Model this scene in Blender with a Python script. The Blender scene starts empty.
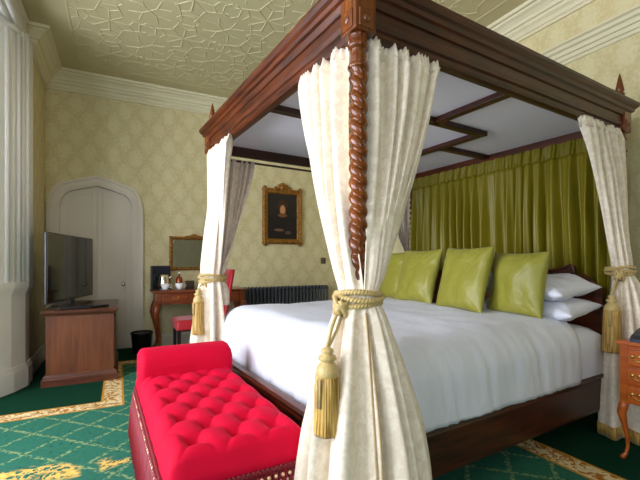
import bpy, bmesh, math, random
from mathutils import Vector, Matrix, noise
random.seed(7)
PI = math.pi
S = bpy.context.scene
COL = S.collection
cos, sin = math.cos, math.sin

# ------------------------------------------------------------------ helpers
class MB:
    """collects shapes, links them as ONE mesh object"""
    def __init__(s): s.v = []; s.f = []; s.sm = []
    def add(s, vs, fs, smooth=False):
        o = len(s.v); s.v += [tuple(v) for v in vs]
        for f in fs: s.f.append([i + o for i in f]); s.sm.append(smooth)
        return s
    def box(s, x0, x1, y0, y1, z0, z1, bev=0.0, rot=None):
        bm = bmesh.new(); bmesh.ops.create_cube(bm, size=1)
        c = Vector(((x0+x1)/2, (y0+y1)/2, (z0+z1)/2))
        for v in bm.verts:
            v.co = Vector((v.co.x*(x1-x0), v.co.y*(y1-y0), v.co.z*(z1-z0)))
        if bev > 0: bmesh.ops.bevel(bm, geom=bm.edges[:], offset=bev, segments=2, affect='EDGES', profile=.5)
        if rot is not None: bmesh.ops.transform(bm, matrix=rot, verts=bm.verts)
        bm.verts.index_update()
        s.add([v.co + c for v in bm.verts], [[v.index for v in f.verts] for f in bm.faces]); bm.free()
        return s
    def grid(s, P, smooth=True, wrapu=False, wrapv=False):
        n, m = len(P), len(P[0]); vs = [p for r in P for p in r]; fs = []
        for i in range(n if wrapu else n-1):
            for j in range(m if wrapv else m-1):
                a, b = i, (i+1) % n; c, d = j, (j+1) % m
                fs.append([a*m+c, b*m+c, b*m+d, a*m+d])
        return s.add(vs, fs, smooth)
    def tube(s, pts, rad, seg=8, cap=True, smooth=True, sq=False):
        pts = [Vector(p) for p in pts]; n = len(pts)
        if not hasattr(rad, '__len__'): rad = [rad]*n
        rows = []; up = None
        for i, p in enumerate(pts):
            t = (pts[min(i+1, n-1)] - pts[max(i-1, 0)])
            t = t.normalized() if t.length > 1e-9 else Vector((0, 0, 1))
            if up is None:
                up = Vector((0, 0, 1)) if abs(t.z) < .9 else Vector((1, 0, 0))
            a = (up - t*up.dot(t)).normalized(); b = t.cross(a); up = a
            rows.append([p + (a*cos(2*PI*k/seg + (PI/4 if sq else 0)) + b*sin(2*PI*k/seg + (PI/4 if sq else 0)))*rad[i] for k in range(seg)])
        s.grid(rows, smooth, wrapv=True)
        if cap:
            s.add(rows[0], [list(range(seg))[::-1]]); s.add(rows[-1], [list(range(seg))])
        return s
    def lathe(s, prof, c=(0, 0, 0), seg=20, fn=None, smooth=True, axis='z'):
        rows = []
        for (r, z) in prof:
            row = []
            for k in range(seg):
                a = 2*PI*k/seg; rr = r if fn is None else fn(r, z, a)
                p = (rr*cos(a), rr*sin(a), z)
                if axis == 'y': p = (p[0], p[2], p[1])
                if axis == 'x': p = (p[2], p[0], p[1])
                row.append((c[0]+p[0], c[1]+p[1], c[2]+p[2]))
            rows.append(row)
        s.grid(rows, smooth, wrapv=True)
        s.add(rows[0], [list(range(seg))[::-1]]); s.add(rows[-1], [list(range(seg))])
        return s
    def prism(s, poly, a, b, plane='xz', smooth=False):
        """polygon in a plane pushed from a to b along the third axis"""
        def P(u, v, w):
            return {'xz': (u, w, v), 'xy': (u, v, w), 'yz': (w, u, v)}[plane]
        n = len(poly)
        s.add([P(u, v, a) for u, v in poly] + [P(u, v, b) for u, v in poly],
              [list(range(n))[::-1], [i+n for i in range(n)]] + [[i, (i+1) % n, (i+1) % n+n, i+n] for i in range(n)], smooth)
        return s
    def sphere(s, c, r, seg=10, rings=6, sc=(1, 1, 1)):
        rows = []
        for i in range(rings+1):
            t = PI*i/rings
            rows.append([(c[0]+r*sc[0]*sin(t)*cos(2*PI*k/seg), c[1]+r*sc[1]*sin(t)*sin(2*PI*k/seg), c[2]+r*sc[2]*cos(t)) for k in range(seg)])
        return s.grid(rows, True, wrapv=True)
    def sweep(s, path, prof, side=1, closed=False, z=0, smooth=False, capped=True):
        """profile (offset, z) swept along a flat polyline with mitres; offset goes to the left (side=1) or right"""
        n = len(path); rows = []
        for i in range(n):
            p = Vector(path[i])
            def nrm(a, b):
                d = (Vector(b)-Vector(a)).normalized(); return Vector((-d.y, d.x))*side
            if closed: n1 = nrm(path[i-1], path[i]); n2 = nrm(path[i], path[(i+1) % n])
            else:
                n1 = nrm(path[i-1], path[i]) if i > 0 else nrm(path[i], path[i+1])
                n2 = nrm(path[i], path[i+1]) if i < n-1 else n1
            m = (n1+n2)/(1+n1.dot(n2))
            rows.append([(p.x+m.x*o, p.y+m.y*o, z+h) for o, h in prof])
        s.grid(rows, smooth, wrapu=closed)
        if not closed and capped:
            k = len(prof)
            s.add(rows[0], [list(range(k))]); s.add(rows[-1], [list(range(k))[::-1]])
        return s
    def build(s, name, mat, parent=None, label=None, loc=None, rot=None, sub=0, mats=None):
        me = bpy.data.meshes.new(name); me.from_pydata(s.v, [], s.f); me.update()
        for i, p in enumerate(me.polygons): p.use_smooth = s.sm[i]
        bm = bmesh.new(); bm.from_mesh(me); bmesh.ops.remove_doubles(bm, verts=bm.verts, dist=1e-6)
        bmesh.ops.recalc_face_normals(bm, faces=bm.faces); bm.to_mesh(me); bm.free()
        o = bpy.data.objects.new(name, me); COL.objects.link(o)
        me.materials.append(mat)
        if parent: o.parent = parent
        if loc: o.location = loc
        if rot: o.rotation_euler = rot
        if label: o['label'] = label
        if sub:
            md = o.modifiers.new('s', 'SUBSURF'); md.levels = sub; md.render_levels = sub
        return o

def thing(name, label, cat, loc=(0, 0, 0), rz=0, group=None):
    o = bpy.data.objects.new(name, None); COL.objects.link(o)
    o.empty_display_size = .1
    o.location = loc; o.rotation_euler = (0, 0, rz); o['label'] = label; o['category'] = cat
    if group: o['group'] = group
    return o
def tag(o, label, cat, group=None):
    o['label'] = label; o['category'] = cat
    if group: o['group'] = group
    return o
def struct(o): o['kind'] = 'structure'; return o
def copy_tree(o, parent=None):
    c = o.copy(); COL.objects.link(c); c.parent = parent
    for ch in o.children: copy_tree(ch, c)
    return c

# ------------------------------------------------------------------ materials
def srgb(r, g, b):
    f = lambda c: (c/255/12.92) if c/255 <= .04045 else ((c/255+.055)/1.055)**2.4
    return (f(r), f(g), f(b), 1)
class NT:
    def __init__(s, name):
        s.m = bpy.data.materials.new(name); s.m.use_nodes = True
        s.t = s.m.node_tree; s.n = s.t.nodes; s.l = s.t.links
        s.b = s.n['Principled BSDF']
    def set(s, sock, v):
        if isinstance(v, bpy.types.NodeSocket): s.l.new(v, sock)
        elif v is not None: sock.default_value = v
    def math(s, op, a, b=None, clamp=False):
        n = s.n.new('ShaderNodeMath'); n.operation = op; n.use_clamp = clamp
        s.set(n.inputs[0], a); s.set(n.inputs[1], b) if b is not None else None
        return n.outputs[0]
    def pos(s, kind='Object', scale=(1, 1, 1), rot=(0, 0, 0), loc=(0, 0, 0)):
        c = s.n.new('ShaderNodeTexCoord'); m = s.n.new('ShaderNodeMapping')
        s.l.new(c.outputs[kind], m.inputs[0]); m.inputs['Scale'].default_value = scale
        m.inputs['Rotation'].default_value = rot; m.inputs['Location'].default_value = loc
        return m.outputs[0]
    def xyz(s, v):
        n = s.n.new('ShaderNodeSeparateXYZ'); s.l.new(v, n.inputs[0]); return n.outputs
    def noise(s, v, scale=5, detail=3, rough=.5, dist=0):
        n = s.n.new('ShaderNodeTexNoise'); s.l.new(v, n.inputs['Vector'])
        n.inputs['Scale'].default_value = scale; n.inputs['Detail'].default_value = detail
        n.inputs['Roughness'].default_value = rough; n.inputs['Distortion'].default_value = dist
        return n.outputs[0]
    def vor(s, v, scale=5, feature='F1'):
        n = s.n.new('ShaderNodeTexVoronoi'); s.l.new(v, n.inputs['Vector']); n.feature = feature
        n.inputs['Scale'].default_value = scale; return n.outputs['Distance']
    def wave(s, v, scale=5, dist=2, detail=2, dscale=1, dirn='X'):
        n = s.n.new('ShaderNodeTexWave'); s.l.new(v, n.inputs['Vector']); n.bands_direction = dirn
        n.inputs['Scale'].default_value = scale; n.inputs['Distortion'].default_value = dist
        n.inputs['Detail'].default_value = detail; n.inputs['Detail Scale'].default_value = dscale
        return n.outputs['Fac']
    def ramp(s, f, stops):
        n = s.n.new('ShaderNodeValToRGB'); s.l.new(f, n.inputs[0]); e = n.color_ramp.elements
        e[0].position, e[0].color = stops[0]; e[1].position, e[1].color = stops[-1]
        for p, c in stops[1:-1]:
            k = e.new(p); k.color = c
        return n.outputs[0]
    def mix(s, f, a, b):
        n = s.n.new('ShaderNodeMix'); n.data_type = 'RGBA'; s.set(n.inputs[0], f)
        s.set(n.inputs[6], a); s.set(n.inputs[7], b); return n.outputs[2]
    def step(s, a, t, soft=.01):
        n = s.n.new('ShaderNodeMapRange'); s.set(n.inputs[0], a); n.inputs[1].default_value = t-soft; n.inputs[2].default_value = t+soft
        return n.outputs[0]
    def bump(s, h, strength=.3, dist=.01):
        n = s.n.new('ShaderNodeBump'); s.l.new(h, n.inputs['Height']); n.inputs['Strength'].default_value = strength
        n.inputs['Distance'].default_value = dist; s.l.new(n.outputs[0], s.b.inputs['Normal'])
    def fin(s, col=None, rough=.5, metal=0, sheen=0, coat=0, spec=None, sheencol=None, sheenr=.4):
        s.set(s.b.inputs['Base Color'], col); s.set(s.b.inputs['Roughness'], rough)
        s.b.inputs['Metallic'].default_value = metal
        s.b.inputs['Sheen Weight'].default_value = sheen; s.b.inputs['Sheen Roughness'].default_value = sheenr
        if sheencol: s.b.inputs['Sheen Tint'].default_value = sheencol
        s.b.inputs['Coat Weight'].default_value = coat; s.b.inputs['Coat Roughness'].default_value = .12
        if spec is not None: s.b.inputs['Specular IOR Level'].default_value = spec
        return s.m
def plain(name, c, rough=.5, metal=0, var=.12, scale=30, bump=0, **k):
    t = NT(name); p = t.pos(); n = t.noise(p, scale, 3)
    c2 = tuple(x*(1-var) for x in c[:3])+(1,)
    if bump: t.bump(n, bump, .003)
    return t.fin(t.mix(n, c, c2), rough, metal, **k)
def wood(name, c1, c2, rough=.3, axis=0, scale=3.5, coat=.3):
    t = NT(name); sc = [14, 14, 14]; sc[axis] = 1.2
    p = t.pos(scale=sc); w = t.noise(p, scale, 5, .62, .6)
    p2 = t.pos(); n2 = t.noise(p2, 2.5, 2)
    f = t.math('ADD', t.math('MULTIPLY', w, .75), t.math('MULTIPLY', n2, .25))
    col = t.ramp(f, [(.35, c2), (.65, c1)])
    t.bump(w, .08, .002)
    return t.fin(col, rough, coat=coat)

M = {}
# wallpaper: pale gold ogee damask
t = NT('wallpaper'); g = t.n.new('ShaderNodeNewGeometry').outputs['Position']
x, y, z = t.xyz(g)
h = t.math('ADD', x, y)
k = 2*PI/.27
a = t.math('SINE', t.math('MULTIPLY', h, k)); b = t.math('SINE', t.math('MULTIPLY', z, k/1.5))
og = t.math('ABSOLUTE', t.math('ADD', a, b))
n1 = t.noise(g, 34, 3, .6); n2 = t.noise(g, 3, 2)
fl = t.math('ADD', t.math('MULTIPLY', og, .13), t.math('MULTIPLY', n1, .85))
col = t.ramp(fl, [(.4, srgb(204, 190, 138)), (.64, srgb(220, 210, 166))])
col = t.mix(t.math('MULTIPLY', n2, .35), col, srgb(214, 203, 158))
M['wallpaper'] = t.fin(col, .6)
M['plaster'] = plain('cream_plaster', srgb(222, 214, 180), .6, scale=6, var=.06)
M['ceiling'] = plain('ceiling_plaster', srgb(199, 189, 146), .7, scale=5, var=.08)
M['white'] = plain('white_paint', srgb(240, 238, 234), .42, scale=6, var=.05)
M['door'] = plain('door_paint', srgb(218, 209, 192), .4, scale=5, var=.06)
M['mahog'] = wood('mahogany_side_shaded', srgb(78, 32, 12), srgb(22, 9, 5), .34, 0, coat=.0)  # same wood darkened: shade on the bed's sides put into the colour
M['mahog_y_lit'] = wood('mahogany_cross_lit', srgb(102, 45, 13), srgb(30, 11, 5), .34, 1, coat=.0)  # same wood lighter: light on the foot end put into the colour
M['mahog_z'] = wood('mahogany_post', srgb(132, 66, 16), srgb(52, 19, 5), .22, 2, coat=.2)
M['low_bounce'] = wood('low_bounce_paint', srgb(128, 122, 96), srgb(112, 106, 80), .7, 2)  # muted olive paint, kept dull to cut bounce off the unseen wall
M['desk'] = wood('desk_veneer', srgb(160, 80, 32), srgb(96, 38, 14), .3, 0)
M['oak'] = wood('cabinet_veneer', srgb(114, 62, 26), srgb(84, 40, 16), .42, 2, 2.2, .05)
M['oaktrim'] = wood('cabinet_moulding', srgb(98, 50, 28), srgb(60, 28, 16), .35, 0)
M['satinwood'] = wood('marquetry_veneer', srgb(190, 98, 34), srgb(150, 66, 20), .3, 1, 1.6, .1)
M['satinwood_dark'] = wood('dark_marquetry_veneer', srgb(110, 50, 18), srgb(80, 34, 12), .3, 1, 1.6, .1)
M['brass'] = plain('aged_brass', srgb(206, 170, 96), .3, 1)
M['chrome'] = plain('polished_steel', srgb(225, 220, 205), .12, 1, var=.04)
M['black'] = plain('black_plastic', srgb(18, 18, 20), .3)
M['navy'] = plain('navy_leather', srgb(20, 28, 48), .4)
M['bin'] = plain('black_leather', srgb(20, 20, 22), .35)
M['china'] = plain('white_china', srgb(236, 236, 236), .15, var=.02)
M['iron'] = plain('radiator_iron', srgb(66, 73, 86), .45, var=.2)
M['hang'] = plain('brass_switch', srgb(120, 110, 84), .3, .8)
M['copper'] = plain('copper_glass', srgb(150, 70, 34), .25, .4)
M['brownbox'] = plain('brown_card', srgb(62, 42, 28), .6)
# white cotton
t = NT('white_cotton'); p = t.pos(scale=(1, 1, .22)); t.bump(t.noise(p, 16, 4), .35, .012)
M['cotton'] = t.fin(srgb(218, 220, 230), .8, sheen=.1)
# cream drape with damask figure
def drape_mat(name, c1, c2):
    t = NT(name); p = t.pos(); n = t.noise(p, 30, 3, .6, .6); n2 = t.noise(p, 260, 1)
    m = t.ramp(n, [(.44, c1), (.56, c2)])
    t.bump(t.math('ADD', t.math('MULTIPLY', n, .8), t.math('MULTIPLY', n2, .2)), .35, .006)
    return t.fin(m, t.ramp(n, [(.44, (.62,)*3+(1,)), (.56, (.42,)*3+(1,))]), sheen=.2)
M['drape'] = drape_mat('cream_damask', srgb(222, 207, 184), srgb(234, 221, 200))
M['braid'] = plain('gold_braid', srgb(200, 172, 124), .5, var=.35, scale=80, bump=.5)
M['rope'] = plain('gold_cord', srgb(206, 178, 112), .45, var=.4, scale=90, bump=.6, sheen=.3)
t = NT('gold_fringe'); p = t.pos(scale=(1, 1, .03)); n = t.noise(p, 160, 3, .6); t.bump(n, .8, .004)
M['fringe'] = t.fin(t.ramp(n, [(.38, srgb(140, 98, 30)), (.6, srgb(214, 176, 92))]), .45, sheen=.2)
M['fringe_plain'] = plain('gold_fringe', srgb(208, 170, 78), .45, var=.35, scale=60, bump=.4, sheen=.3)
# olive satin
t = NT('olive_satin'); p = t.pos(scale=(1, 1, .35)); n = t.noise(p, 9, 4, .6)
t.bump(n, .25, .02)
M['olive'] = t.fin(t.mix(n, srgb(112, 102, 12), srgb(128, 116, 22)), .42, spec=.35, sheen=.0, sheencol=(.9, .9, .4, 1))
t = NT('olive_cushion'); p = t.pos(); n = t.noise(p, 6, 3, .5, .8)
t.bump(n, .4, .03)
M['cushion'] = t.fin(t.mix(n, srgb(130, 126, 38), srgb(148, 144, 56)), .42, spec=.4, sheen=.15, sheencol=(.95, .9, .5, 1))
# crimson velvet
t = NT('crimson_velvet'); p = t.pos(); n = t.noise(p, 8, 3); t.bump(t.noise(p, 300, 1), .1, .002)
M['velvet'] = t.fin(t.mix(n, srgb(214, 0, 50), srgb(186, 0, 40)), .75, spec=.15, sheen=.1, sheencol=(1, .05, .2, 1), sheenr=.5)
M['redfringe'] = plain('crimson_fringe', srgb(140, 4, 30), .6, var=.5, scale=70, bump=.5)
M['beads'] = plain('gold_beads', srgb(232, 196, 150), .3, .3)
M['redchair'] = plain('red_upholstery', srgb(176, 12, 28), .6, sheen=.3)
M['darkleg'] = plain('dark_stained_wood', srgb(34, 22, 24), .35)
M['lining'] = plain('canopy_cloth', srgb(240, 238, 252), .7, var=.03, scale=4)
M['purple'] = plain('ribbon', srgb(70, 30, 90), .4)
t = NT('screen'); M['screen'] = t.fin(srgb(14, 16, 18), .08, spec=.6, coat=.2)
t = NT('mirror_glass'); M['mirror'] = t.fin((.82, .84, .82, 1), .02, 1)
# gilding
t = NT('gilded_carving'); p = t.pos(); n = t.noise(p, 60, 4, .6); t.bump(n, 1, .01)
M['gilt'] = t.fin(t.ramp(n, [(.38, srgb(84, 50, 18)), (.55, srgb(176, 122, 48))]), .38, .55)
# portrait
t = NT('portrait'); p = t.pos(); X, Y, Z = t.xyz(p)
def ell(cx, cz, rx, rz):
    a = t.math('DIVIDE', t.math('SUBTRACT', X, cx), rx); b = t.math('DIVIDE', t.math('SUBTRACT', Z, cz), rz)
    d = t.math('ADD', t.math('MULTIPLY', a, a), t.math('MULTIPLY', b, b))
    d = t.math('ADD', d, t.math('MULTIPLY', t.noise(p, 22, 3), .5))
    return t.math('SUBTRACT', 1, t.step(d, 1.2, .25))
n = t.noise(p, 9, 3)
c = t.mix(n, srgb(16, 18, 28), srgb(44, 36, 32))
c = t.mix(ell(0, -.12, .17, .26), c, srgb(30, 24, 26))
c = t.mix(ell(.0, .17, .085, .10), c, srgb(66, 38, 24))
c = t.mix(ell(.0, .10, .045, .08), c, srgb(196, 136, 84))
c = t.mix(ell(.0, .02, .08, .03), c, srgb(120, 78, 50))
c = t.mix(ell(-.06, -.21, .08, .022), c, srgb(120, 88, 70))
c = t.mix(ell(.09, -.25, .05, .03), c, srgb(96, 70, 56))
M['portrait'] = t.fin(c, .35)
# carpet
t = NT('carpet'); g = t.n.new('ShaderNodeNewGeometry').outputs['Position']; X, Y, Z = t.xyz(g)
mx = lambda a, b: t.math('MAXIMUM', a, b)
mn = lambda a, b: t.math('MINIMUM', a, b)
sub = lambda a, b: t.math('SUBTRACT', a, b)
mul = lambda a, b: t.math('MULTIPLY', a, b)
add = lambda a, b: t.math('ADD', a, b)
dA = mx(mx(sub(.04, X), sub(X, 2.22)), sub(Y, 4.95)); dB = mx(sub(X, .3), sub(Y, 3.55))
d = mn(dA, dB)
fine = t.noise(g, 400, 2); med = t.noise(g, 40, 3)
dark = t.mix(fine, srgb(10, 48, 32), srgb(16, 64, 44))
field = t.mix(med, srgb(34, 94, 78), srgb(58, 120, 98))
w1 = t.noise(g, 6, 2)
u = add(mul(add(X, Y), 3.1), mul(w1, .16)); v = add(mul(sub(X, Y), 3.1), mul(w1, .16))
lu = t.math('ABSOLUTE', sub(t.math('FRACT', u), .5)); lv = t.math('ABSOLUTE', sub(t.math('FRACT', v), .5))
dots = t.step(t.noise(g, 46, 2, .5), .5, .05)
lat = mul(t.math('SUBTRACT', 1, t.step(mn(lu, lv), .055, .02)), dots)
field = t.mix(mul(lat, .6), field, srgb(158, 178, 118))
specks = t.math('SUBTRACT', 1, t.step(t.vor(g, 15), .12, .03))
field = t.mix(mul(specks, .8), field, srgb(18, 62, 60))
# acanthus scrolls woven in gold
wv = t.noise(g, 7, 3, .55, 1.6)
ridge = t.math('ABSOLUTE', sub(wv, .5))
scr = t.math('SUBTRACT', 1, t.step(ridge, .035, .012))
cen = t.math('ABSOLUTE', sub(sub(Y, 2.60), mul(t.math('SINE', mul(X, 9)), .04)))
zone = mul(t.math('SUBTRACT', 1, t.step(cen, .085, .02)), t.step(t.noise(g, 4.3, 1), .47, .03))
blob = t.step(t.noise(g, 17, 2, .5, 1.6), .53, .02)
gold = t.mix(t.noise(g, 30, 2), srgb(226, 160, 30), srgb(246, 214, 130))
field = t.mix(mul(zone, mx(blob, scr)), field, gold)
band = t.mix(t.step(t.noise(g, 22, 3, .5, 1.5), .52, .03), srgb(226, 208, 160), srgb(170, 110, 40))
edge = t.math('ABSOLUTE', sub(d, .085))
band = t.mix(t.step(edge, .068, .004), band, srgb(196, 140, 46))
c = t.mix(t.step(d, 0, .004), field, band)
c = t.mix(t.step(d, .17, .004), c, dark)
t.bump(fine, .4, .004)
M['carpet'] = t.fin(c, .95, spec=.08)

# ------------------------------------------------------------------ room
CEIL = 3.48; XL = -.8; XR = 3.44; YB = 5.8; YF = -2.6; XBAY = -2.3
struct(MB().box(XBAY-.2, XR+.2, YF-.2, YB+.3, -.1, 0).build('floor', M['carpet']))
struct(MB().box(XBAY-.2, XR+.2, YF-.2, YB+.3, CEIL, CEIL+.1).build('ceiling', M['ceiling']))
# raised strapwork on the ceiling
rb = MB()
def rib(x0, y0, x1, y1, w=.016):
    d = Vector((x1-x0, y1-y0)); L = d.length
    if L < 1e-4: return
    d /= L; n = Vector((-d.y, d.x))*w/2
    a, b = Vector((x0, y0)), Vector((x1, y1))
    top = [a+n, b+n, b-n, a-n]; low = [a+n*.35, b+n*.35, b-n*.35, a-n*.35]
    zt, zl = CEIL+.001, CEIL-.0045
    rb.add([(p.x, p.y, zt) for p in top]+[(p.x, p.y, zl) for p in low], [[4, 5, 6, 7], [0, 1, 5, 4], [1, 2, 6, 5], [2, 3, 7, 6], [3, 0, 4, 7]])
x0b, x1b, y0b, y1b = -.42, 3.08, -2.2, 5.4
PT = .68
for i in range(-1, 4):
    for j in range(-9, 2):
        cx, cy = .6+PT*i, 4.32+PT*j
        P = lambda r, a: (min(max(cx+r*cos(a), x0b), x1b), min(max(cy+r*sin(a), y0b), y1b))
        if not (x0b-.1 < cx < x1b+.1 and y0b-.1 < cy < y1b+.1): continue
        for q in range(8):
            a = q*PI/4+PI/8*0
            rib(*P(.0, a), *P(.2, a), .02)
            rib(*P(.17, a), *P(.235, a+PI/8)); rib(*P(.17, a), *P(.235, a-PI/8))
            rib(*P(.235, a+PI/8), *P(.33, a+PI/8+.22*(1 if q % 2 else -1)))
            if q % 2:
                rib(*P(.30, a-.24), *P(.40, a)); rib(*P(.30, a+.24), *P(.40, a)); rib(*P(.40, a), *P(.481, a))
            else:
                rib(*P(.27, a-.2), *P(.34, a-.32)); rib(*P(.27, a+.2), *P(.34, a+.32)); rib(*P(.27, a-.2), *P(.27, a+.2))
for a, b in (((x0b, y0b), (x0b, y1b)), ((x0b, y1b), (x1b, y1b)), ((x1b, y1b), (x1b, y0b)), ((x1b, y0b), (x0b, y0b))):
    rib(*a, *b, .03)
struct(rb.build('trim_1', M['ceiling']))

# back wall with the arched doorway
DX0, DX1, DZS, DZA = -.655, .165, 1.80, 2.13
def arch(x0, x1, zs, za, n=10):
    c = (x0+x1)/2; a = (x1-x0)/2; pts = []
    for i in range(n+1):                       # left springing to apex
        t_ = i/n
        if t_ <= .5:
            q = t_/.5*PI/2*.86; u_ = 1-.34*(1-cos(q)); zz = zs+(za-zs)*.72*sin(q)/sin(PI/2*.86)
            uend, zend = 1-.34*(1-cos(PI/2*.86)), .72
        else:
            w_ = (t_-.5)/.5; u_ = uend*(1-w_); zz = zs+(za-zs)*(zend+(1-zend)*(w_**.9))
        pts.append((c-a*u_, zz))
    return pts+[(2*c-x, z) for x, z in pts[-2::-1]]
A = arch(DX0, DX1, DZS, DZA)
wb = MB()
wb.prism([(XBAY, 0), (DX0, 0), (DX0, DZS), (DX0, CEIL), (XBAY, CEIL)], YB, YB+.2)
wb.prism([(DX1, 0), (XR, 0), (XR, CEIL), (DX1, CEIL)], YB, YB+.2)
wb.prism(A+[(DX1, CEIL), (DX0, CEIL)], YB, YB+.2)
struct(wb.build('wall_back', M['wallpaper']))
struct(MB().box(XR, XR+.2, YF-.2, YB+.2, 0, CEIL).build('wall_right', M['wallpaper']))
struct(MB().box(-1.1, XL, 4.66, YB, 0, CEIL).build('wall_left', M['wallpaper']))
# bay beyond the jamb, out of frame: walls with openings
def wall_with_holes(name, fixed, axis, lo, hi, holes, th=.2):
    mb = MB(); cur = lo
    def bx(a, b, z0, z1):
        if axis == 'y': mb.box(fixed-th, fixed, a, b, z0, z1)
        else: mb.box(a, b, fixed-th, fixed, z0, z1)
    for (a, b, z0, z1) in holes:
        bx(cur, a, 0, CEIL); bx(a, b, 0, z0); bx(a, b, z1, CEIL); cur = b
    bx(cur, hi, 0, CEIL)
    return struct(mb.build(name, M['white']))
WZ0, WZ1 = .55, 3.1
bayh = [(-1.3, -.1, WZ0, WZ1), (.4, 1.6, WZ0, WZ1), (2.1, 3.3, WZ0, WZ1)]
wall_with_holes('wall_bay', XBAY, 'y', YF, 4.08, bayh)
wall_with_holes('wall_front', YF, 'x', XBAY, XR, [(-1.1, .3, WZ0, WZ1)])  # opening behind the camera, made up to let fill light in
bpy.data.objects['wall_front'].data.materials[0] = M['low_bounce']  # dull finish so this unseen wall bounces less light on the bed
m = MB()
for xx in (-1.07, -.4, .27): m.box(xx-.03, xx+.03, YF-.12, YF-.06, WZ0, WZ1)
for zz in (WZ0+.03, 2.1, WZ1-.03): m.box(-1.1, .3, YF-.115, YF-.065, zz-.03, zz+.03)
struct(m.build('window_4', M['white']))  # unseen window added only as a place for the fill
struct(MB().box(XBAY-.2, -1.1, 4.08, 4.28, 0, CEIL).build('wall_end', M['white']))
for i, (a, b, z0, z1) in enumerate(bayh):
    m = MB()
    for yy in (a+.03, (a+b)/2, b-.03): m.box(XBAY-.12, XBAY-.06, yy-.03, yy+.03, z0, z1)
    for zz in (z0+.03, (z0+z1)/2+.3, z1-.03): m.box(XBAY-.115, XBAY-.065, a, b, zz-.03, zz+.03)
    struct(m.build('window_%d' % (i+1), M['white']))

# jamb of the bay opening: splayed pier, plinth, engaged shafts
jm = MB()
foot = [(-.775, 4.70), (-.775, 4.52), (-.845, 4.34), (-1.01, 4.08), (-1.5, 4.08), (-1.5, 4.70)]
jm.prism(foot, 0, 3.26, 'xy')
def off(poly, d):
    c = Vector((-1.2, 4.5)); n = len(poly); out = []
    for i in range(n):
        p0, p1, p2 = Vector(poly[i-1]), Vector(poly[i]), Vector(poly[(i+1) % n])
        a = (p1-p0).normalized(); b = (p2-p1).normalized()
        na = Vector((a.y, -a.x)); nb = Vector((b.y, -b.x))
        if na.dot(p1-c) < 0: na = -na
        if nb.dot(p1-c) < 0: nb = -nb
        q = p1+(na+nb)/(1+na.dot(nb))*d; out.append((q.x, q.y))
    return out
jm.prism(off(foot, .024), 0, .17, 'xy'); jm.prism(off(foot, .018), .17, .19, 'xy'); jm.prism(off(foot, .012), .19, .21, 'xy')
jm.prism(off(foot, .012), .87, .9, 'xy'); jm.prism(off(foot, .024), .90, .92, 'xy'); jm.prism(off(foot, .03), .92, .97, 'xy')
sh = [(a_-.024, b_+.006, c_) for a_, b_, c_ in [(-.85, 4.305, .026), (-.815, 4.372, .02), (-.79, 4.418, .026), (-.762, 4.468, .018), (-.742, 4.512, .026), (-.737, 4.585, .018), (-.74, 4.66, .026)]]
for (sx, sy, sr) in sh:
    jm.tube([(sx, sy, .97), (sx, sy, 3.27)], sr, 14)
jm.prism(off(foot, .02), 3.2, 3.26, 'xy')
struct(jm.build('trim_2', M['white']))
# lintel over the opening, with mouldings running on
lt = MB().box(-1.5, -.79, YF, 4.66, 3.26, CEIL)
for (sx, sz, sr) in ((-.79, 3.28, .028), (-.785, 3.34, .02), (-.85, 3.265, .026), (-.92, 3.262, .02), (-.79, 3.44, .03)):
    lt.tube([(sx, YF+.01, sz), (sx, 4.6, sz)], sr, 12)
struct(lt.build('trim_3', M['white']))
struct(MB().box(-1.52, -1.1, YF, 4.1, CEIL-.02, CEIL).build('trim_4', M['white']))

# cornice
cor = [(0, -.215), (.022, -.215), (.022, -.19), (.035, -.185), (.045, -.155), (.07, -.135), (.075, -.115), (.095, -.11), (.1, -.085),
       (.125, -.06), (.155, -.045), (.16, -.03), (.19, -.028), (.195, 0), (0, 0)]
struct(MB().sweep([(-1.0, 4.87), (XL, 4.87), (XL, YB), (XR, YB), (XR, YF)], cor, side=-1, z=CEIL).build('trim_5', M['plaster']))
# picture rail moulding on the head wall
rail = [(0, -.175), (.012, -.175), (.016, -.15), (.03, -.145), (.034, -.115), (.05, -.11), (.055, -.08), (.075, -.07), (.08, -.045), (.1, -.035), (.1, -.02), (0, .0)]
struct(MB().sweep([(XR, 4.2), (XR, YF)], rail, side=-1, z=3.03).build('trim_6', M['plaster']))
# skirtings
sk = [(0, 0), (.022, 0), (.022, .13), (.014, .15), (.01, .17), (0, .17)]
struct(MB().sweep([(.31, YB), (XR, YB)], sk, side=-1).build('baseboard_back', M['door']))
struct(MB().sweep([(XR, YB), (XR, YF)], sk, side=-1).build('baseboard_right', M['door']))
struct(MB().sweep([(XL, 4.72), (XL, YB)], sk, side=-1).build('baseboard_left', M['door']))

# arched door
dm = MB().prism([(DX0, 0)]+A+[(DX1, 0)], YB+.07, YB+.11)
door = struct(dm.build('door_1', M['door']))
# architrave following the arch
def arch_frame(d0, d1, y0, y1):
    a = arch(DX0-d0, DX1+d0, DZS, DZA+d0); b = arch(DX0-d1, DX1+d1, DZS, DZA+d1)
    inn = [(DX0-d0, 0)]+a+[(DX1+d0, 0)]; out = [(DX0-d1, 0)]+b+[(DX1+d1, 0)]
    rows = [[(x, y1, z) for x, z in inn], [(x, y0, z) for x, z in inn], [(x, y0, z) for x, z in out], [(x, y1, z) for x, z in out]]
    return rows
fr = MB()
fr.grid(arch_frame(-.001, .04, YB-.012, YB+.1), False)
fr.grid(arch_frame(.028, .055, YB-.03, YB), False)
fr.grid(arch_frame(.05, .1, YB-.02, YB), False)
fr.grid(arch_frame(.095, .125, YB-.042, YB), False)
o = fr.build('door_frame', M['door'], door)
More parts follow.
